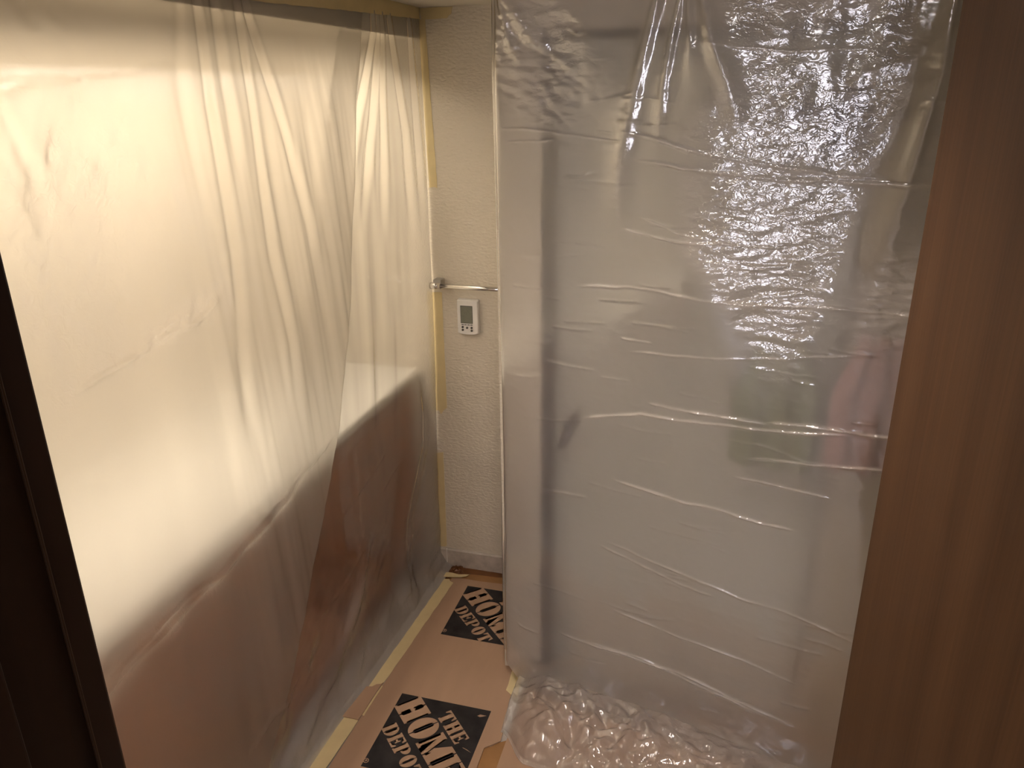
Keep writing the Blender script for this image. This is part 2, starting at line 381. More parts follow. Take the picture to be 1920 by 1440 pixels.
# grey door behind the right sheet
d2 = empty('door_2', 'grey painted door with lever handle behind the right plastic sheet', 'door', (-0.49, YW + 0.02, 0)); del d2['category']; structure(d2)
box('door_leaf', 0.0, 0.79, 0.0, 0.038, 0.012, 2.045, M['doorpaint'], d2, 0.002)
box('gap_shade_strip', -0.0225, 0.010, -0.066, 0.0,  0.0, 2.06, M['gap'], d2, 0.001)  # dark strip standing in for the shadow gap beside the door
box('top_gap_shade', -0.0215, 0.80, 0.006, 0.030, 2.047, 2.062, M['gap'], d2, 0.001)  # same painted gap shade along the top of the door
hd = tube('lever_handle', [(0.062, 0.0, 0.976), (0.062, -0.075, 0.976), (0.064, -0.084, 0.968), (0.046, -0.086, 0.915)], [0.013, 0.013, 0.015, 0.013], M['steel'], d2)
tube('rose', [(0.062, 0.0, 0.972), (0.062, -0.008, 0.972)], 0.024, M['steel'], hd)

# ------------------------------------------------------------------ lamps
fx = empty('vanity_strip_lamp', 'slim warm strip lamp under the soffit behind the left sheet', 'lamp', (-1.42, 1.72, 2.09))
box('housing', -0.06, 0.06, -0.90, 0.90, -0.022, 0.0, M['plastic'], fx, 0.004)
box('added_glare_lip', 0.075, 0.09, -0.90, 0.90, -0.055, 0.0, M['wall'], fx, 0.002)  # unseen lip added to block the direct view of the lamp
box('diffuser', -0.045, 0.045, -0.88, 0.88, -0.027, -0.022, M['tube'], fx)
dl = empty('ceiling_downlight', 'small round recessed downlight in the ceiling before the right sheet', 'lamp', (-0.28, 1.06, ZC))
tube('trim_ring', [(0, 0, 0), (0, 0, -0.004)], [0.13, 0.122], M['plastic'], dl, 40)
tube('lens', [(0, 0, -0.004), (0, 0, -0.006)], [0.105, 0.10], M['lens'], dl, 40)

# ------------------------------------------------------------------ vanity behind the left sheet
va = empty('vanity_cabinet', 'long brown wood vanity cabinet behind the left plastic sheet', 'cabinet', (0, 0, 0))
box('carcass', XL + 0.002, -1.215, 0.50, YB - 0.002, 0.10, 0.862, M['cab'], va)
box('toe_kick', XL + 0.002, -1.245, 0.50, YB - 0.002, 0.0, 0.10, M['cab'], va)
ys = [0.502, 0.95, 1.395, 1.853, 2.30, 2.70]
for a_, b_ in zip(ys, ys[1:]):
    dd = box('cabinet_door', -1.215, -1.195, a_ + 0.003, b_ - 0.003, 0.115, 0.69, M['cab'], va, 0.003)
    box('drawer_front', -1.215, -1.195, a_ + 0.003, b_ - 0.003, 0.70, 0.85, M['cab'], va, 0.003)
ct = box('countertop', XL + 0.002, -1.165, 0.48, YB - 0.002, 0.862, 0.897, M['counter'], None, 0.006, 3)
tag(ct, 'white countertop on the brown vanity behind the left sheet', 'countertop')

# ------------------------------------------------------------------ left plastic sheet
def grid(nu, nv): return np.meshgrid(np.linspace(0, 1, nu), np.linspace(0, 1, nv))
edge_z = [2.187, 2.084, 1.883, 1.664, 1.39, 1.21, 1.04, 0.88, 0.72, 0.51, 0.36, 0.2, 0.0]
edge_y = [2.29, 2.25, 2.17, 2.10, 1.985, 1.90, 1.82, 1.71, 1.59, 1.435, 1.30, 1.20, 1.06]
FA = [[(1.50,2.187),(1.499,2.079),(1.473,1.898),(1.465,1.589),(1.425,1.330),(1.378,1.084)],
      [(1.64,2.187),(1.640,2.085),(1.629,1.950),(1.607,1.562),(1.630,1.343),(1.590,0.977)],
      [(1.66,2.187),(1.676,2.082),(1.726,1.892),(1.790,1.609),(1.808,1.289)],
      [(1.56,2.187),(1.558,2.079),(1.540,1.949),(1.53,1.7)],
      [(1.03,2.187),(1.042,2.056),(1.072,2.007),(1.094,1.954)],
      [(1.06,2.187),(1.092,2.061),(1.133,2.018),(1.174,1.955)],
      [(0.96,1.95),(0.979,1.900),(1.001,1.805),(1.021,1.685)],
      [(1.45,2.187),(1.440,2.074),(1.401,1.948),(1.39,1.8)]]
CA = [([(0.80,0.90),(0.903,0.922),(1.050,0.930),(1.203,0.928),(1.371,0.949),(1.492,0.969),(1.602,1.004),(1.80,1.038)], 0.006, 0.010),
      ([(0.85,0.92),(0.912,0.932),(1.054,0.947),(1.216,0.940),(1.395,0.957),(1.507,0.984)], 0.004, 0.006),
      ([(0.959,1.453),(1.058,1.461),(1.188,1.480),(1.304,1.490),(1.402,1.522)], 0.005, 0.006),
      ([(1.10,1.47),(1.20,1.50),(1.33,1.515)], 0.004, 0.004),
      ([(1.20,0.449),(1.304,0.449),(1.42,0.437)], 0.005, 0.006),
      ([(0.90,1.94),(0.963,1.941),(1.117,1.954),(1.40,1.976)], 0.005, 0.005),
      ([(0.95,1.925),(1.083,1.945),(1.372,1.967)], 0.004, 0.004)]
def build_front_sheet():
    nu, nv = 300, 440
    u, v = grid(nu, nv)
    Z = 2.183 - v * 2.18
    Ye = np.interp(-Z, [-z for z in edge_z], edge_y)
    Ye = Ye + 0.006 * fbm(Z * 6, Z * 0, 91, 3)
    Y = 0.42 + u * (Ye - 0.42)
    X = np.interp(-Z, [-2.19, -2.085, -1.9, -1.5, -1.0, -0.5, 0.0], [-1.0825, -1.081, -1.066, -1.045, -1.022, -1.005, -0.995])
    hang = sstep(2.10, 1.75, Z)
    X = X + 0.014 * hang * fbm(Y * 4.2 + 0.35 * (2.1 - Z), Z * 0.55, 3, 3)
    X = X + 0.006 * hang * fbm(Y * 15 + 0.5 * Z, Z * 1.1, 4, 3) * sstep(1.2, 1.5, Y)
    for i, pts in enumerate(FA):
        d, sg, fr = polydist(Y, Z, pts)
        wd = 0.007 + 0.016 * fr
        prof = -np.exp(-(d / wd) ** 2) + 0.6 * np.exp(-((sg - 1.7 * wd) / (1.5 * wd)) ** 2)
        X = X + (0.006 if i < 4 else 0.0025) * prof * sstep(0, 0.1, fr) * sstep(0, 0.35, 1 - fr)
    for i, (pts, wd, am) in enumerate(CA):
        X = X + crease(Y, Z, pts, wd, am, 0.008, 20 + i)
    # hem rolls in a touch at the free edge
    X = X - 0.012 * sstep(0.985, 1.0, u) * hang
    cr = np.exp(-(((Y - 1.12) / 0.16) ** 2 + ((Z - 1.78) / 0.13) ** 2) ** 1.2) * 0.9
    cr += 0.5 * sstep(1.35, 1.0, Y) * np.exp(-((Z - 1.65) / 0.25) ** 2)
    for pts, wd, am in CA[:4]:
        d, _, _ = polydist(Y, Z, pts); cr += 0.55 * np.exp(-(d / 0.03) ** 2)
    cr = np.clip(cr * (0.6 + 0.8 * fbm(Y * 14, Z * 14, 8, 2)), 0, 1)
    X = X + 0.009 * np.clip(cr, 0, 1) * folds(Y, Z, 12, 6, 0.025, 0.09, 40, 110) * sstep(1.3, 1.6, Z)
    return sheet_mesh('front_sheet', np.stack([X, Y, Z], 2), cr, Y, Z)
FB = [[(2.335,2.187),(2.324,2.089),(2.208,1.883),(1.999,1.485)], [(2.39,2.187),(2.384,2.092),(2.364,1.880),(2.342,1.418)],
      [(2.44,2.187),(2.451,2.089),(2.533,1.792),(2.567,1.374)], [(2.37,2.187),(2.361,2.091),(2.299,1.881),(2.168,1.452)],
      [(2.60,2.187),(2.61,2.0),(2.63,1.7),(2.64,1.4)]]
def build_rear_sheet():
    nu, nv = 230, 420
    u, v = grid(nu, nv)
    t = v
    # arc along the drop: hangs, touches the counter, then sweeps out over the floor to the tape
    prof_t = np.array([0, .045, .3, .45, .58, .62, .80, .88, .92, .945, .965, 1.0])
    prof_z = np.array([2.183, 2.085, 1.50, 1.15, .90, .82, .40, .20, .095, .045, .016, .004])
    prof_x = np.array([-1.0825, -1.081, -1.10, -1.118, -1.138, -1.148, -1.158, -1.155, -1.135, -1.115, -1.10, -1.07])
    Z = np.interp(t, prof_t, prof_z); X = np.interp(t, prof_t, prof_x)
    Y0 = np.maximum(0.95, np.interp(-Z, [-z for z in edge_z], edge_y) - 0.14)
    Y = Y0 + u * (2.699 - Y0)
    low = sstep(0.55, 0.2, Z)
    X = X + np.interp(Y, [1.4, 1.75, 1.93, 2.6], [-0.030, -0.020, -0.002, 0.022]) * sstep(0.35, 0.0, Z)
    hang = sstep(2.10, 1.8, Z)
    # towards the end wall the sheet swings out to the taped corner
    k = sstep(2.42, 2.69, Y)
    X = X * (1 - k) + k * np.where(Z > 0.06, -1.082 - 0.018 * sstep(1.2, .2, Z), np.maximum(X, -1.10))
    X = X + 0.012 * hang * (1 - k) * fbm(Y * 6 + 0.4 * Z, Z * 0.7, 31, 3) * sstep(0.0, 0.08, Z)
    for i, pts in enumerate(FB):
        d, sg, fr = polydist(Y, Z, pts); wd = 0.006 + 0.02 * fr
        X = X + 0.008 * (-np.exp(-(d / wd) ** 2) + 0.6 * np.exp(-((sg - 1.6 * wd) / (1.4 * wd)) ** 2)) * sstep(0, 0.1, fr) * sstep(0, 0.4, 1 - fr)
    # standing fold that drops from the counter near the corner
    d, sg, fr = polydist(Y, Z, [(2.56, 0.98), (2.545, 0.84), (2.535, 0.64), (2.42, 0.32), (2.36, 0.10)])
    X = X + 0.034 * np.exp(-(d / 0.038) ** 2) * sstep(0, 0.25, fr) + 0.012 * np.exp(-((sg - 0.06) / 0.03) ** 2) * sstep(0.1, 0.4, fr)
    d, sg, fr = polydist(Y, Z, [(2.20, 0.45), (2.02, 0.25), (1.80, 0.13), (1.60, 0.06)])
    X = X + 0.014 * np.exp(-(d / 0.03) ** 2) * sstep(0, 0.2, fr)
    for i, (pts, wd, am) in enumerate([([(1.95,.62),(2.08,.64),(2.22,.66),(2.36,.70)], .005, .003), ([(2.30,.55),(2.45,.60),(2.58,.60)], .005, .003),
                                      ([(1.75,.36),(1.95,.38),(2.2,.44)], .005, .003)]):
        X = X + crease(Y, Z, pts, wd, am, 0.006, 60 + i)
    crm = low * (0.25 + 0.75 * sstep(0.16, 0.05, Z)) * (0.7 + 0.6 * fbm(Y * 9, t * 30, 14, 2))
    patch = np.exp(-(((Y - 2.03) / 0.12) ** 2 + ((Z - 0.26 - 0.4 * (Y - 2.03)) / 0.06) ** 2))
    crm = np.clip(crm + patch + 0.7 * k, 0, 1.4)  # corner term adds haze only to brighten the sheet there
    X = X + 0.013 * low * folds(Y, Z - X, 41, 6, 0.05, 0.20, 20, 75, 0.3) * sstep(0.003, 0.06, Z) * (1 - 0.6 * k)
    Zb = Z + 0.008 * sstep(0.12, 0.03, Z) * (1.4 * folds(Y, X * 1.6, 43, 5, 0.03, 0.09, -50, 50) + 0.6) * sstep(0.998, 0.95, t)
    return sheet_mesh('rear_sheet', np.stack([X, Y, Zb], 2), crm, Y, Z - X)
ls = empty('plastic_dust_curtain', 'milky plastic sheet hung from the soffit over the vanity, glowing from behind', 'plastic sheet', (-1.08, 1.5, 0), 'plastic dust sheets')
a = obj('front_sheet', build_front_sheet(), M['film_left']); b = obj('rear_sheet', build_rear_sheet(), M['film_near'])
for o in (a, b):
    o.parent = ls; o.matrix_parent_inverse = Matrix.Translation((1.08, -1.5, 0))
a['label'] = 'wide overlapping milky layer with a free slanting edge'; b['label'] = 'clearer layer hugging the brown vanity'

# ------------------------------------------------------------------ right plastic sheet
PL = np.array([-0.645, 2.10]); DR = np.array([0.974, -0.2266]); NR = np.array([-0.2266, -0.974])
FR = [([(0.46,2.187),(0.452,2.111),(0.409,1.929),(0.376,1.756),(0.354,1.555)], 0.020, 0.016),
      ([(0.51,2.187),(0.508,2.108),(0.481,1.940),(0.472,1.758)], 0.010, 0.012),
      ([(0.53,2.187),(0.529,2.106),(0.540,2.018),(0.539,1.939)], 0.008, 0.010),
      ([(0.555,2.187),(0.566,2.104),(0.594,2.016),(0.635,1.926),(0.672,1.811)], 0.016, 0.016),
      ([(0.99,2.187),(0.986,2.060),(0.982,1.890),(0.948,1.772),(0.910,1.561),(0.871,1.405),(0.829,1.237)], 0.050, -0.004),
      ([(1.055,2.187),(1.052,2.057),(1.051,1.950),(1.037,1.827),(1.016,1.662),(0.990,1.470)], 0.025, 0.016),
      ([(0.03,2.187),(0.047,2.134),(0.122,2.046),(0.182,1.994)], 0.016, 0.014),
      ([(0.02,2.187),(0.032,2.123),(0.061,2.023),(0.107,1.971)], 0.010, 0.010)]
CR = [[(0.570,2.011),(0.747,1.995),(0.917,1.991)], [(0.009,1.831),(0.168,1.819),(0.273,1.805),(0.402,1.797)], [(0.033,1.795),(0.184,1.801)],
      [(0.359,1.825),(0.456,1.808),(0.576,1.780),(0.773,1.749),(0.996,1.729)], [(0.389,1.763),(0.526,1.750),(0.776,1.726),(0.954,1.723),(1.12,1.721)],
      [(0.424,1.621),(0.536,1.595),(0.701,1.568)], [(0.368,1.590),(0.537,1.575),(0.707,1.571),(0.793,1.569)],
      [(0.235,1.420),(0.403,1.440),(0.546,1.439),(0.615,1.432),(0.832,1.433),(1.15,1.437)], [(0.387,1.296),(0.476,1.297)],
      [(0.396,1.255),(0.585,1.276),(0.720,1.289),(0.846,1.306),(1.009,1.333)], [(0.463,1.120),(0.568,1.116),(0.802,1.121)],
      [(0.780,1.119),(0.866,1.132),(0.989,1.137),(1.12,1.138)], [(0.258,1.033),(0.450,1.086),(0.570,1.086),(0.778,1.100),(0.990,1.129)],
      [(0.362,0.868),(0.460,0.858),(0.586,0.842),(0.790,0.835),(0.899,0.837)], [(0.732,1.011),(0.813,1.022),(0.927,1.037),(1.10,1.054)],
      [(0.710,0.951),(0.886,0.952),(0.963,0.949)], [(0.352,0.660),(0.471,0.631),(0.601,0.611),(0.786,0.579),(0.928,0.576),(1.10,0.545)],
      [(0.335,0.636),(0.604,0.572),(0.698,0.563)], [(0.377,0.425),(0.465,0.411),(0.616,0.389),(0.789,0.379),(0.954,0.353)],
      [(0.195,0.273),(0.400,0.267),(0.625,0.255),(0.818,0.227),(0.969,0.217)], [(0.309,0.273),(0.488,0.270),(0.659,0.242),(0.850,0.212)]]
def build_right_sheet():
    nu, nv = 290, 1080
    u, v = grid(nu, nv)
    S = -0.06 + u * 1.64
    Z = 2.183 - v * 2.165
    off = np.zeros_like(S)                       # towards the room
    drop = sstep(2.15, 1.6, Z)
    off += 0.020 * drop * fbm(S * 2.6 + 0.5 * Z, Z * 0.7, 101, 3)
    off += 0.010 * np.exp(-((Z - 2.0) / 0.18) ** 2) * fbm(S * 9 + 1.2 * Z, Z * 1.4, 102, 3)
    for pts, wd, am in FR:
        d, sg, fr = polydist(S, Z, pts); w2 = wd * (0.6 + 1.0 * fr)
        off += am * np.exp(-(d / w2) ** 2) * sstep(0, 0.08, fr) * sstep(0, 0.4, 1 - fr)
    # the panel between the ridge and the valley leans away from the ridge, so it faces the hallway
    sx = np.linspace(-0.3, 1.8, 700); gk = np.exp(-np.linspace(-3, 3, 61) ** 2 / 2); gk /= gk.sum()
    ty = np.interp(sx, [-1, 0.30, 0.58, 0.87, 1.0, 1.30, 2], [0, 0, 1, 0.16, 0.19, 0.0, 0.0])
    tent = np.interp(S, sx, np.convolve(np.pad(ty, 30, mode='edge'), gk, mode='valid'))
    off += 0.062 * tent * sstep(1.05, 1.55, Z) * (0.65 + 0.35 * sstep(2.19, 1.95, Z))
    r = random.Random(5); cmask = np.zeros_like(S)
    for i, pts in enumerate(CR):
        big = i in (3, 4, 7, 10, 11, 12, 13, 19)
        c_ = crease(S, Z, pts, 0.0028 if not big else 0.0036, 0.0036 if not big else 0.0060, 0.006, 200 + i)
        off += c_; cmask += c_ / (0.0036 if not big else 0.0060) * (0.7 if not big else 1.0)
    for i in range(70):                          # many faint short creases
        s0 = r.uniform(0.05, 1.1); z0 = r.uniform(0.15, 2.0); L_ = r.uniform(0.05, 0.22); sl = r.uniform(-0.10, 0.10)
        off += crease(S, Z, [(s0, z0), (s0 + L_ * .5, z0 + L_ * .5 * sl), (s0 + L_, z0 + L_ * (sl + r.uniform(-.1, .1)))], 0.004, r.uniform(0.0012, 0.003), 0.004, 300 + i)
    # crush masks
    left_b = np.interp(-Z, [-2.19, -1.93, -1.8, -1.55, -1.3], [0.56, 0.62, 0.52, 0.56, 0.75])
    right_b = 0.03 + np.interp(-Z, [-2.19, -1.9, -1.75, -1.4, -1.2], [0.965, 0.955, 0.92, 0.845, 0.80])
    body = sstep(-0.03, 0.03, S - left_b) * sstep(-0.02, 0.03, right_b - S) * sstep(1.12, 1.45, Z)
    rb = sstep(0.0, 0.03, S - (right_b + 0.07)) * sstep(1.25, 1.55, Z) * 0.8
    tl = np.exp(-(((S - 0.13 - (2.05 - Z) * 0.25) / 0.12) ** 2 + ((Z - 1.99) / 0.15) ** 2) ** 1.5)
    fm = np.zeros_like(S)
    for pts, wd, am in FR[:4]:
        d, _, fr = polydist(S, Z, pts); fm += 0.7 * np.exp(-(d / 0.018) ** 2) * sstep(0, 0.3, 1 - fr)
    cr = np.clip((body + rb + 1.3 * tl + fm) * (0.55 + 0.7 * fbm(S * 7, Z * 7, 120, 3) + 0.25), 0, 1)
    up = sstep(1.5, 1.9, Z)
    off += 0.0090 * cr * (up * folds(S, Z, 121, 7, 0.028, 0.13, 5, 70) + (1 - up) * folds(S, Z, 131, 7, 0.018, 0.06, -18, 28))
    off += 0.0008 * cr * fbm(S * 48 - Z * 22, Z * 62 + S * 18, 122, 2, True)
    off += 0.0095 * tl * folds(S, Z, 141, 5, 0.02, 0.06, -35, 10)
    off += 0.0003 * fbm(S * 30 + 8 * Z, Z * 34, 123, 2, True)
    crm = np.clip(cr + 2.4 * np.clip(cmask, 0, 1), 0, 3.0)  # crease lines whitened in place of the glints along them
    # left hem wraps back round the wall post
    wrap = sstep(0.03, -0.06, S)
    off -= 0.05 * wrap ** 1.5
    sh = 0.035 * wrap
    # lower end: sheet sweeps towards the room and meets the bunched hem
    off += 0.02 * sstep(0.30, 0.07, Z) * sstep(0.0, 0.12, S)
    lift = 0.06 * sstep(0.10, -0.02, S) * sstep(0.5, 0.08, Z)
    X = PL[0] + DR[0] * (S + sh) + NR[0] * off; Y = PL[1] + DR[1] * (S + sh) + NR[1] * off
    return sheet_mesh('hanging_sheet', np.stack([X, Y, Z + lift], 2), crm, S, Z)
def build_bunch(name, seed, s0, s1, depth, hgt, nu=330, nv=130):
    """the spare length of the sheet, crushed into a skirt of folds over the floor"""
    u, v = grid(nu, nv)
    S = s0 + u * (s1 - s0)
    endt = sstep(0, 0.09, u)
    D = -0.02 + v * depth * (0.72 + 0.28 * endt) * (0.92 + 0.12 * fbm(S * 3, S * 0, seed + 9, 2))
    fall = (1 - v ** 1.25) * (0.80 + 0.35 * fbm(S * 3.1, v * 1.2, seed + 3, 2))
    # long sharp folds running outwards and along the foot, flatter towards the right
    f1 = folds(S, D, seed, 6, 0.06, 0.20, 20, 130, 0.35)
    f2 = folds(S, D, seed + 50, 6, 0.03, 0.08, -60, 60, 0.5)
    rise = np.sin(np.clip(v * 1.05, 0, 1) * math.pi) ** 0.7
    flat_ = 1 - 0.45 * sstep(0.30, 0.75, S)
    H = hgt * fall * (1 - 0.25 * sstep(0.3, 0.8, S)) + rise * flat_ * (0.050 * f1 + 0.030 * f2 + 0.035)
    H = H * (0.45 + 0.55 * endt)
    S2 = S + 0.018 * fbm(S * 5, D * 12, seed + 4, 3) * rise * endt + (0.23 * np.clip(D, 0, 1) + 0.010) * (1 - u) ** 2
    X = PL[0] + DR[0] * S2 + NR[0] * D; Y = PL[1] + DR[1] * S2 + NR[1] * D
    Z = np.maximum(0.0072, H + 0.006)
    return sheet_mesh(name, np.stack([X, Y, Z], 2), np.full(S.shape, 0.6), S, D + Z)
rs = empty('plastic_door_curtain', 'shiny crumpled plastic sheet hung from the ceiling over the grey door', 'plastic sheet', (0, 2.0, 0), 'plastic dust sheets')
pinv = Matrix.Translation((0, -2.0, 0))
for nm, me, mm in (('hanging_sheet', build_right_sheet(), M['film_right']),
                   ('bunched_hem', build_bunch('bunched_hem', 500, 0.055, 1.45, 0.36, 0.115), M['film_bunch'])):
    o = obj(nm, me, mm, rs); o.matrix_parent_inverse = pinv

# ------------------------------------------------------------------ things on the end wall
tb = empty('towel_bar', 'round chrome towel bar across the narrow cream end wall', 'towel bar', (-0.90, YB, 1.245))
tube('bar', [(-0.172, -0.048, 0.0), (0.235, -0.048, 0.0)], 0.0085, M['chrome'], tb)
for x in (-0.152, 0.215):
    p = box('bracket', x - 0.012, x + 0.020, -0.044, -0.001, -0.002, 0.022, M['nickel'], tb, 0.003)
    tube('collar', [(x - 0.022, -0.048, 0.0), (x + 0.018, -0.048, 0.0)], 0.0125, M['chrome'], tb)
th = empty('thermostat', 'white wall thermostat with grey screen below the towel bar', 'thermostat', (-0.940, YB, 1.055))
bm = bmesh.new()
prof = [(-0.042, 0.006), (-0.030, 0.001), (0.0, -0.002), (0.030, 0.001), (0.042, 0.006), (0.042, 0.132), (0.038, 0.136), (-0.038, 0.136), (-0.042, 0.132)]
lay = []
for yy, s_ in ((0.0, 1.0), (-0.014, 1.0), (-0.021, 0.955), (-0.0225, 0.90)):
    lay.append([bm.verts.new((x * s_, yy, 0.066 + (z - 0.066) * (s_ * 0.5 + 0.5))) for x, z in prof])
for u_, v_ in zip(lay, lay[1:]):
    for i in range(len(prof)): bm.faces.new((u_[i], u_[(i + 1) % len(prof)], v_[(i + 1) % len(prof)], v_[i]))
bm.faces.new(lay[0]); bm.faces.new(lay[-1])
obj('housing', from_bm('housing', bm), M['plastic'], th)
box('screen_bezel', -0.0275, 0.0205, -0.0232, -0.020, 0.045, 0.1135, M['btn'], th, 0.0006)
box('screen', -0.0255, 0.0190, -0.0238, -0.020, 0.047, 0.1115, M['lcd'], th, 0.0004)
for x in (-0.020, -0.0085, 0.0035, 0.0150): box('button_bar', x - 0.0045, x + 0.0045, -0.0245, -0.021, 0.0385, 0.041, M['btn'], th, 0.0006)
for x, z in ((-0.020, 0.030), (-0.0025, 0.028), (0.0155, 0.029), (-0.020, 0.019), (0.0155, 0.018)):
    tube('button', [(x, -0.021, z), (x, -0.0248, z)], 0.0042, M['btn'], th, 14)

def wob_poly(pts, step=0.012, amp=0.0008, seed=1):
    rr = random.Random(seed); out = []
    for p, q in zip(pts, pts[1:] + pts[:1]):
        n = max(1, int(math.hypot(q[0] - p[0], q[1] - p[1]) / step))
        for i in range(n):
            t = i / n; out.append((p[0] + (q[0] - p[0]) * t + rr.uniform(-amp, amp), p[1] + (q[1] - p[1]) * t + rr.uniform(-amp, amp)))
    return out
def wall_tape(pts, label, seed, y=YB - 0.0012):
    o = prism('masking_tape', wob_poly(pts, 0.02, 0.0007, seed), 'y', y, y + 0.0006, M['tape'])
    return tag(o, label, 'tape', 'strips of masking tape')
wall_tape([(-1.088, 2.151), (-1.063, 2.149), (-1.046, 1.596), (-1.058, 1.599), (-1.077, 1.596)], 'long masking tape strip down the wall corner from the ceiling', 1)
wall_tape([(-1.108, 1.207), (-1.047, 1.21), (-1.047, 0.736), (-1.060, 0.725), (-1.074, 0.706), (-1.082, 0.72), (-1.107, 0.723)], 'masking tape strip on the wall corner below the towel bar', 2)
wall_tape([(-1.117, 0.527), (-1.072, 0.537), (-1.076, 0.095), (-1.085, 0.086), (-1.116, 0.086)], 'lowest masking tape strip on the wall corner, above the baseboard', 3)
wall_tape([(-1.082, 2.185), (-0.962, 2.186), (-0.966, 2.175), (-0.969, 2.163), (-0.977, 2.160), (-0.984, 2.151), (-1.076, 2.149)], 'short torn masking tape piece on the wall just under the ceiling', 4, YB - 0.002)
o = prism('masking_tape', wob_poly([(0.40, 2.10), (1.60, 2.112), (2.122, 2.132), (2.50, 2.145), (2.700, 2.150), (2.700, 2.186), (0.40, 2.186)], 0.03, 0.0012, 5), 'x', -1.0808, -1.0800, M['tape'])
tag(o, 'long masking tape strip holding the milky sheet along the soffit top', 'tape', 'strips of masking tape')

# ------------------------------------------------------------------ floor covering
def slab(name, pts, z0, z1, m_, parent=None): return prism(name, pts, 'z', z0, z1, m_, parent)
dk = slab('brown_paper', wob_poly([(-1.16, 2.60), (-1.16, 2.695), (-0.66, 2.695), (-0.66, 2.60)], 0.02, 0.001, 11), 0.0005, 0.0016, M['dkraft'])
tag(dk, 'dark brown paper on the floor along the stone baseboard', 'paper')
kp = slab('brown_paper', wob_poly([(-1.03, 2.58), (-1.02, 2.640), (-0.95, 2.655), (-0.84, 2.662), (-0.66, 2.672), (-0.66, 2.57)], 0.02, 0.001, 12), 0.0018, 0.0026, M['kraft'])
tag(kp, 'lighter brown kraft paper strip between dark paper and cardboard', 'paper')
# crumpled scrap in the corner
bm = bmesh.new(); G = 16; vv = {}
for i in range(G):
    for j in range(G):
        x = -1.052 + 0.07 * i / (G - 1); y = 2.635 + 0.058 * j / (G - 1)
        e = math.sin(math.pi * i / (G - 1)) * math.sin(math.pi * j / (G - 1))
        vv[i, j] = bm.verts.new((x, y, 0.0018 + e ** 0.6 * (0.012 + 0.018 * abs(math.sin(i * 1.7 + j * 0.9)) * rng.random())))
for i in range(G - 1):
    for j in range(G - 1): bm.faces.new((vv[i, j], vv[i + 1, j], vv[i + 1, j + 1], vv[i, j + 1]))
tag(obj('paper_scrap', from_bm('paper_scrap', bm), M['dkraft']), 'crumpled brown paper scrap in the corner by the baseboard', 'paper')

ZT = 0.0066
cb = empty('cardboard_sheet', 'flattened cardboard box with two black square prints on the floor', 'cardboard', (-0.8, 1.9, 0))
cinv = Matrix.Translation((0.8, -1.9, 0))
def child(o, par, inv): o.parent = par; o.matrix_parent_inverse = inv; return o
cl = [(-1.030, 1.35), (-1.048, 1.60), (-1.043, 1.775), (-1.036, 1.94), (-1.02, 2.30), (-1.018, 2.604), (-0.985, 2.612), (-0.90, 2.611), (-0.814, 2.616), (-0.70, 2.612), (-0.62, 2.60), (-0.612, 2.165), (-0.592, 2.0), (-0.580, 1.90), (-0.572, 1.815), (-0.614, 1.775), (-0.612, 1.70), (-0.625, 1.35)]
child(slab('cardboard_panel', wob_poly(cl, 0.05, 0.0006, 13), 0.0028, ZT, M['card']), cb, cinv)

# stencil lettering: each letter is a list of outlines in a unit-high box
def arc(cx, cy, rx, ry, a0, a1, n=14): return [(cx + rx * math.cos(math.radians(a0 + (a1 - a0) * i / n)), cy + ry * math.sin(math.radians(a0 + (a1 - a0) * i / n))) for i in range(n + 1)]
def g_H():
    return [[(0,0),(.475,0),(.475,.09),(.40,.12),(.40,.43),(.60,.43),(.60,.12),(.525,.09),(.525,0),(1,0),(1,.09),(.93,.12),(.93,.88),(1,.91),(1,1),(.525,1),(.525,.91),(.60,.88),(.60,.57),(.53,.57),(.50,.62),(.47,.57),(.40,.57),(.40,.88),(.475,.91),(.475,1),(0,1),(0,.91),(.07,.88),(.07,.12),(0,.09)]]
def g_O():
    L_ = arc(.5, .5, .49, .54, 92.5, 267.5, 22) + [(.478, .12), (.42, .16), (.40, .22), (.40, .78), (.42, .84), (.478, .88)]
    R_ = [(1 - x, y) for x, y in L_][::-1]
    return [L_, R_]
def g_M():
    return [[(0,0),(.24,0),(.24,.08),(.17,.11),(.17,.70),(.44,0),(.52,0),(.50,.22),(.30,.90),(.34,1),(0,1),(0,.91),(.09,.88),(.09,.11),(0,.08)],
            [(.54,.20),(.55,.05),(.60,.16),(.60,.11),(.55,.08),(.55,0),(1,0),(1,.08),(.92,.11),(.92,.89),(1,.92),(1,1),(.66,1),(.70,.90),(.53,.42)][:1] + [(.60,.30),(.62,.11),(.56,.08),(.56,0),(1,0),(1,.08),(.92,.11),(.92,.89),(1,.92),(1,1),(.70,1),(.48,.46)]]
def g_E():
    return [[(0,0),(.44,0),(.44,.09),(.40,.12),(.40,.88),(.44,.91),(.44,1),(0,1),(0,.91),(.08,.88),(.08,.12),(0,.09)],
            [(.48,0),(.96,0),(1,.30),(.90,.30),(.78,.12),(.48,.10)], [(.48,1),(.96,1),(.98,.72),(.88,.72),(.78,.88),(.48,.90)],
            [(.40,.44),(.62,.44),(.66,.32),(.74,.32),(.74,.70),(.66,.70),(.62,.57),(.40,.57)]]
def g_D():
    return [[(0,0),(.46,0),(.46,.09),(.40,.12),(.40,.88),(.46,.91),(.46,1),(0,1),(0,.91),(.08,.88),(.08,.12),(0,.09)],
            [(.50,0)] + arc(.50, .5, .50, .50, -80, 80, 16) + [(.50,1),(.50,.90),(.60,.86),(.66,.78),(.66,.22),(.60,.14),(.50,.10)]]
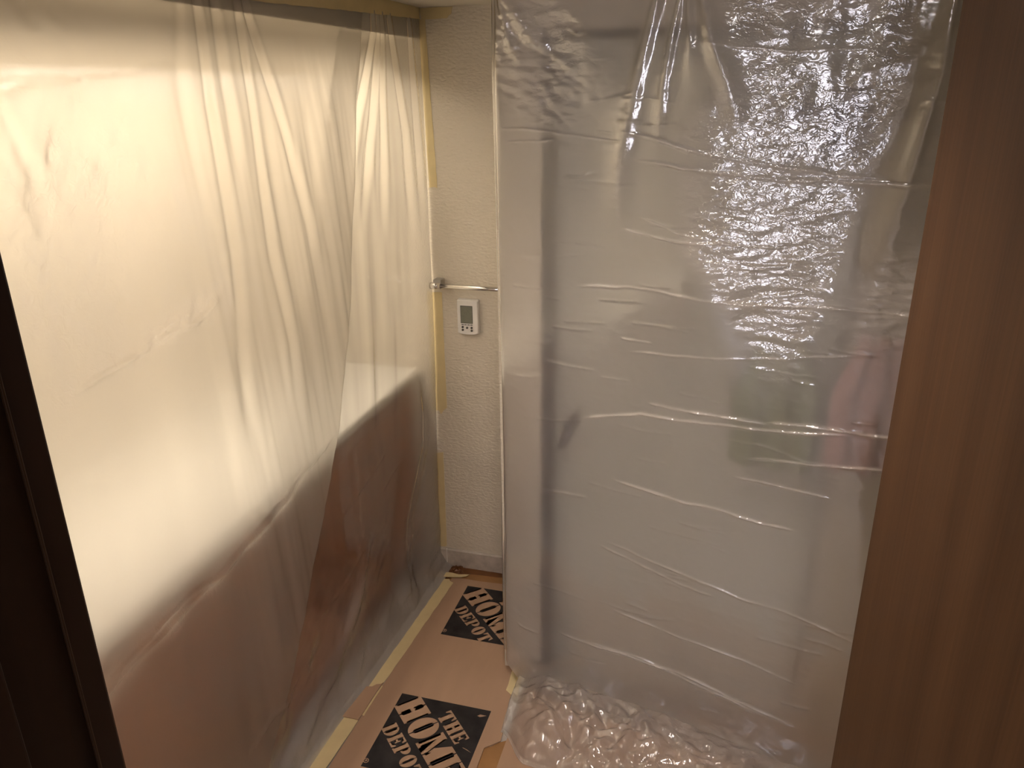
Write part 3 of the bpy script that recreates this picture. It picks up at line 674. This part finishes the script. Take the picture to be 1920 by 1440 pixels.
def g_P():
    return [[(0,0),(.50,0),(.50,.09),(.40,.12),(.40,.88),(.46,.91),(.46,1),(0,1),(0,.91),(.08,.88),(.08,.12),(0,.09)],
            [(.50,.36)] + arc(.52, .68, .46, .32, -80, 80, 12) + [(.50,1),(.50,.90),(.60,.86),(.64,.80),(.64,.56),(.60,.50),(.50,.46)]]
def g_T():
    return [[(.24,0),(.76,0),(.76,.09),(.67,.12),(.67,1),(.33,1),(.33,.12),(.24,.09)],
            [(0,.64),(.08,.64),(.20,.88),(.31,.90),(.31,1),(.02,1)], [(1,.64),(.92,.64),(.80,.88),(.69,.90),(.69,1),(.98,1)]]
GL = dict(H=g_H, O=g_O, M=g_M, E=g_E, D=g_D, P=g_P, T=g_T)
HS = 0.317 / math.sqrt(2)
LAY = []
def row(word, cuts, v0, v1):
    for c, a_, b_ in zip(word, cuts, cuts[1:]): LAY.append((c, a_ + 0.008, b_ - 0.008, v0, v1))
row('HOME', [-0.815, -0.398, 0.0, 0.45, 0.815], -0.205, 0.218)
row('THE', [-0.325, -0.10, 0.12, 0.315], 0.262, 0.495)
row('DEPOT', [-0.505, -0.285, -0.075, 0.135, 0.35, 0.565], -0.525, -0.295)
def uvp(cx, cy, u, v):
    u *= HS; v *= HS; q = math.sqrt(0.5)
    return (cx + (u + v) * q, cy + (-u + v) * q)
def flat(name, polys, z, m_, parent):
    bm = bmesh.new()
    for p in polys:
        ar = sum(p[i][0] * p[(i + 1) % len(p)][1] - p[(i + 1) % len(p)][0] * p[i][1] for i in range(len(p)))
        if ar < 0: p = p[::-1]
        bm.faces.new([bm.verts.new((x, y, z)) for x, y in p])
    bmesh.ops.triangulate(bm, faces=bm.faces, ngon_method='EAR_CLIP')
    me = bpy.data.meshes.new(name); bm.to_mesh(me); bm.free()
    return obj(name, me, m_, parent)
def logo(cx, cy, scratched):
    base = flat('printed_square', [[uvp(cx, cy, -1, 0), uvp(cx, cy, 0, -1), uvp(cx, cy, 1, 0), uvp(cx, cy, 0, 1)]], ZT + 0.0002, M['ink'], None)
    child(base, cb, cinv); base['label'] = 'black printed square with cut-out stencil lettering'
    for c, a_, b_, v0, v1 in LAY:
        polys = [[uvp(cx, cy, a_ + x * (b_ - a_), v0 + y * (v1 - v0)) for x, y in p] for p in GL[c]()]
        flat('letter', polys, ZT + 0.0004, M['card'], base)
    # registered mark: ring and small R
    rc = (-0.055, -0.905)
    ring = [(rc[0] + 0.040 * math.cos(t), rc[1] + 0.040 * math.sin(t)) for t in np.linspace(0, 2 * math.pi, 25)[:-1]]
    rin = [(rc[0] + 0.030 * math.cos(t), rc[1] + 0.030 * math.sin(t)) for t in np.linspace(0, 2 * math.pi, 25)[:-1]]
    quads = [[uvp(cx, cy, *ring[i]), uvp(cx, cy, *ring[(i + 1) % 24]), uvp(cx, cy, *rin[(i + 1) % 24]), uvp(cx, cy, *rin[i])] for i in range(24)]
    Rr = [[(0,0),(.25,0),(.25,1),(0,1)], [(.25,1),(.25,.82),(.55,.82),(.62,.72),(.55,.6),(.25,.6),(.25,.42),(.6,.42),(.85,.6),(.85,.85),(.6,1)], [(.35,.42),(.65,0),(.92,0),(.62,.45)]]
    quads += [[uvp(cx, cy, rc[0] + (x - 0.45) * 0.032, rc[1] + (y - 0.5) * 0.036) for x, y in p] for p in Rr]
    flat('registered_mark', quads, ZT + 0.0004, M['card'], base)
    if scratched:   # torn fleck in the print near its top corner
        flat('torn_fleck', [[uvp(cx, cy, x, y) for x, y in [(-.02,.78),(.02,.80),(.035,.84),(.05,.90),(.025,.87),(.01,.86),(-.02,.83)]]], ZT + 0.0004, M['card'], base)
        flat('torn_fleck', [[uvp(cx, cy, x, y) for x, y in [(.40,.33),(.46,.36),(.55,.40),(.47,.375),(.41,.345)]]], ZT + 0.0004, M['card'], base)
logo(-0.7965, 1.7685, True)
logo(-0.7790, 2.4095, False)

def floor_tape(pts, label, seed, z=ZT + 0.0002):
    o = slab('masking_tape', wob_poly(pts, 0.025, 0.0012, seed), z, z + 0.0006, M['tape'])
    return tag(o, label, 'tape', 'strips of masking tape')
floor_tape([(-1.048, 2.588), (-1.028, 2.594), (-1.018, 2.580), (-1.002, 2.572), (-1.003, 2.555), (-1.037, 1.945), (-1.044, 1.935), (-1.058, 1.938), (-1.068, 1.924), (-1.081, 1.92)], 'long masking tape strip along the left cardboard edge on the floor', 21)
floor_tape([(-1.100, 1.785), (-1.044, 1.79), (-1.052, 1.60), (-1.058, 1.50), (-1.045, 1.40), (-1.10, 1.40), (-1.112, 1.57)], 'nearest masking tape strip on the floor, below the small cardboard flap', 22)
floor_tape([(-1.045, 1.80), (-1.037, 1.80), (-1.032, 1.94), (-1.038, 1.945)], 'thin masking tape sliver between cardboard flap and printed cardboard', 23)
fl = slab('cardboard_flap', wob_poly([(-1.086, 1.922), (-1.066, 1.926), (-1.056, 1.940), (-1.042, 1.946), (-1.036, 1.955), (-1.040, 1.93), (-1.044, 1.775), (-1.060, 1.777), (-1.101, 1.775)], 0.04, 0.0006, 24), ZT + 0.0012, ZT + 0.0040, M['card'])
tag(fl, 'small torn cardboard flap lying over the left floor tape', 'cardboard')
floor_tape([(-1.142, 2.622), (-1.12, 2.626), (-1.099, 2.622), (-1.065, 2.634), (-1.034, 2.639), (-1.00, 2.634), (-0.954, 2.645), (-0.966, 2.628), (-0.985, 2.616), (-1.04, 2.604), (-1.13, 2.590)], 'torn masking tape crosspiece at the far end of the cardboard', 25, ZT + 0.001)
floor_tape([(-0.626, 2.20), (-0.590, 2.20), (-0.580, 2.10), (-0.572, 2.004), (-0.594, 2.015), (-0.617, 2.032)], 'short masking tape strip at the right cardboard edge beside the sheet', 26)
kr = slab('brown_paper', wob_poly([(-0.640, 1.775), (-0.60, 1.79), (-0.550, 1.83), (-0.50, 1.80), (-0.50, 1.40), (-0.66, 1.40)], 0.03, 0.002, 27), 0.0008, 0.0018, M['kraft'])
tag(kr, 'brown kraft paper on the floor right of the nearest print', 'paper')
c2 = slab('cardboard_sheet', wob_poly([(-0.555, 1.50), (-0.555, 2.13), (0.60, 2.13), (0.60, 1.30), (-0.40, 1.30)], 0.05, 0.001, 28), 0.0020, 0.0050, M['card'])
tag(c2, 'plain cardboard on the floor under the bunched plastic hem', 'cardboard')

# ------------------------------------------------------------------ cloths hanging on the grey door
def cloth(name, label, x, z1, wdt, hgt, m_, y=2.10, seed=0):
    nu, nv = 40, 40; u, v = grid(nu, nv)
    X = x + (u - 0.5) * wdt * (0.55 + 0.45 * sstep(0, 0.5, v)); Z = z1 - v * hgt
    Y = y - 0.012 * np.cos(u * 19 + seed) * (0.4 + v) - 0.012 * np.sin(u * math.pi)
    o = obj(name, sheet_mesh(name, np.stack([X, Y, Z], 2), np.zeros_like(X), X, Z, 0.006), m_)
    return tag(o, label, 'cloth')
hk = empty('hook_rail', 'small metal hook rail on the grey door behind the sheet', 'hook rail', (0.20, YW + 0.02, 1.86))
box('rail', -0.14, 0.20, -0.010, 0.0, -0.012, 0.012, M['steel'], hk, 0.002)
for x in (-0.10, 0.03, 0.15): tube('hook', [(x, -0.008, 0.0), (x, -0.17, -0.010), (x, -0.20, 0.004), (x, -0.199, 0.018)], 0.004, M['steel'], hk, 10)
cloth('wash_cloth', 'small dark navy cloth hanging high behind the right sheet', 0.235, 1.92, 0.09, 0.15, M['navy'], 1.955, 1)
cloth('hand_towel', 'faint sage green towel seen through the right sheet', 0.145, 1.33, 0.22, 0.36, M['green'], 2.00, 2)
cloth('hand_towel', 'faint dusty pink towel seen through the right sheet beside the wooden door', 0.37, 1.36, 0.20, 0.36, M['pink'], 1.955, 3)
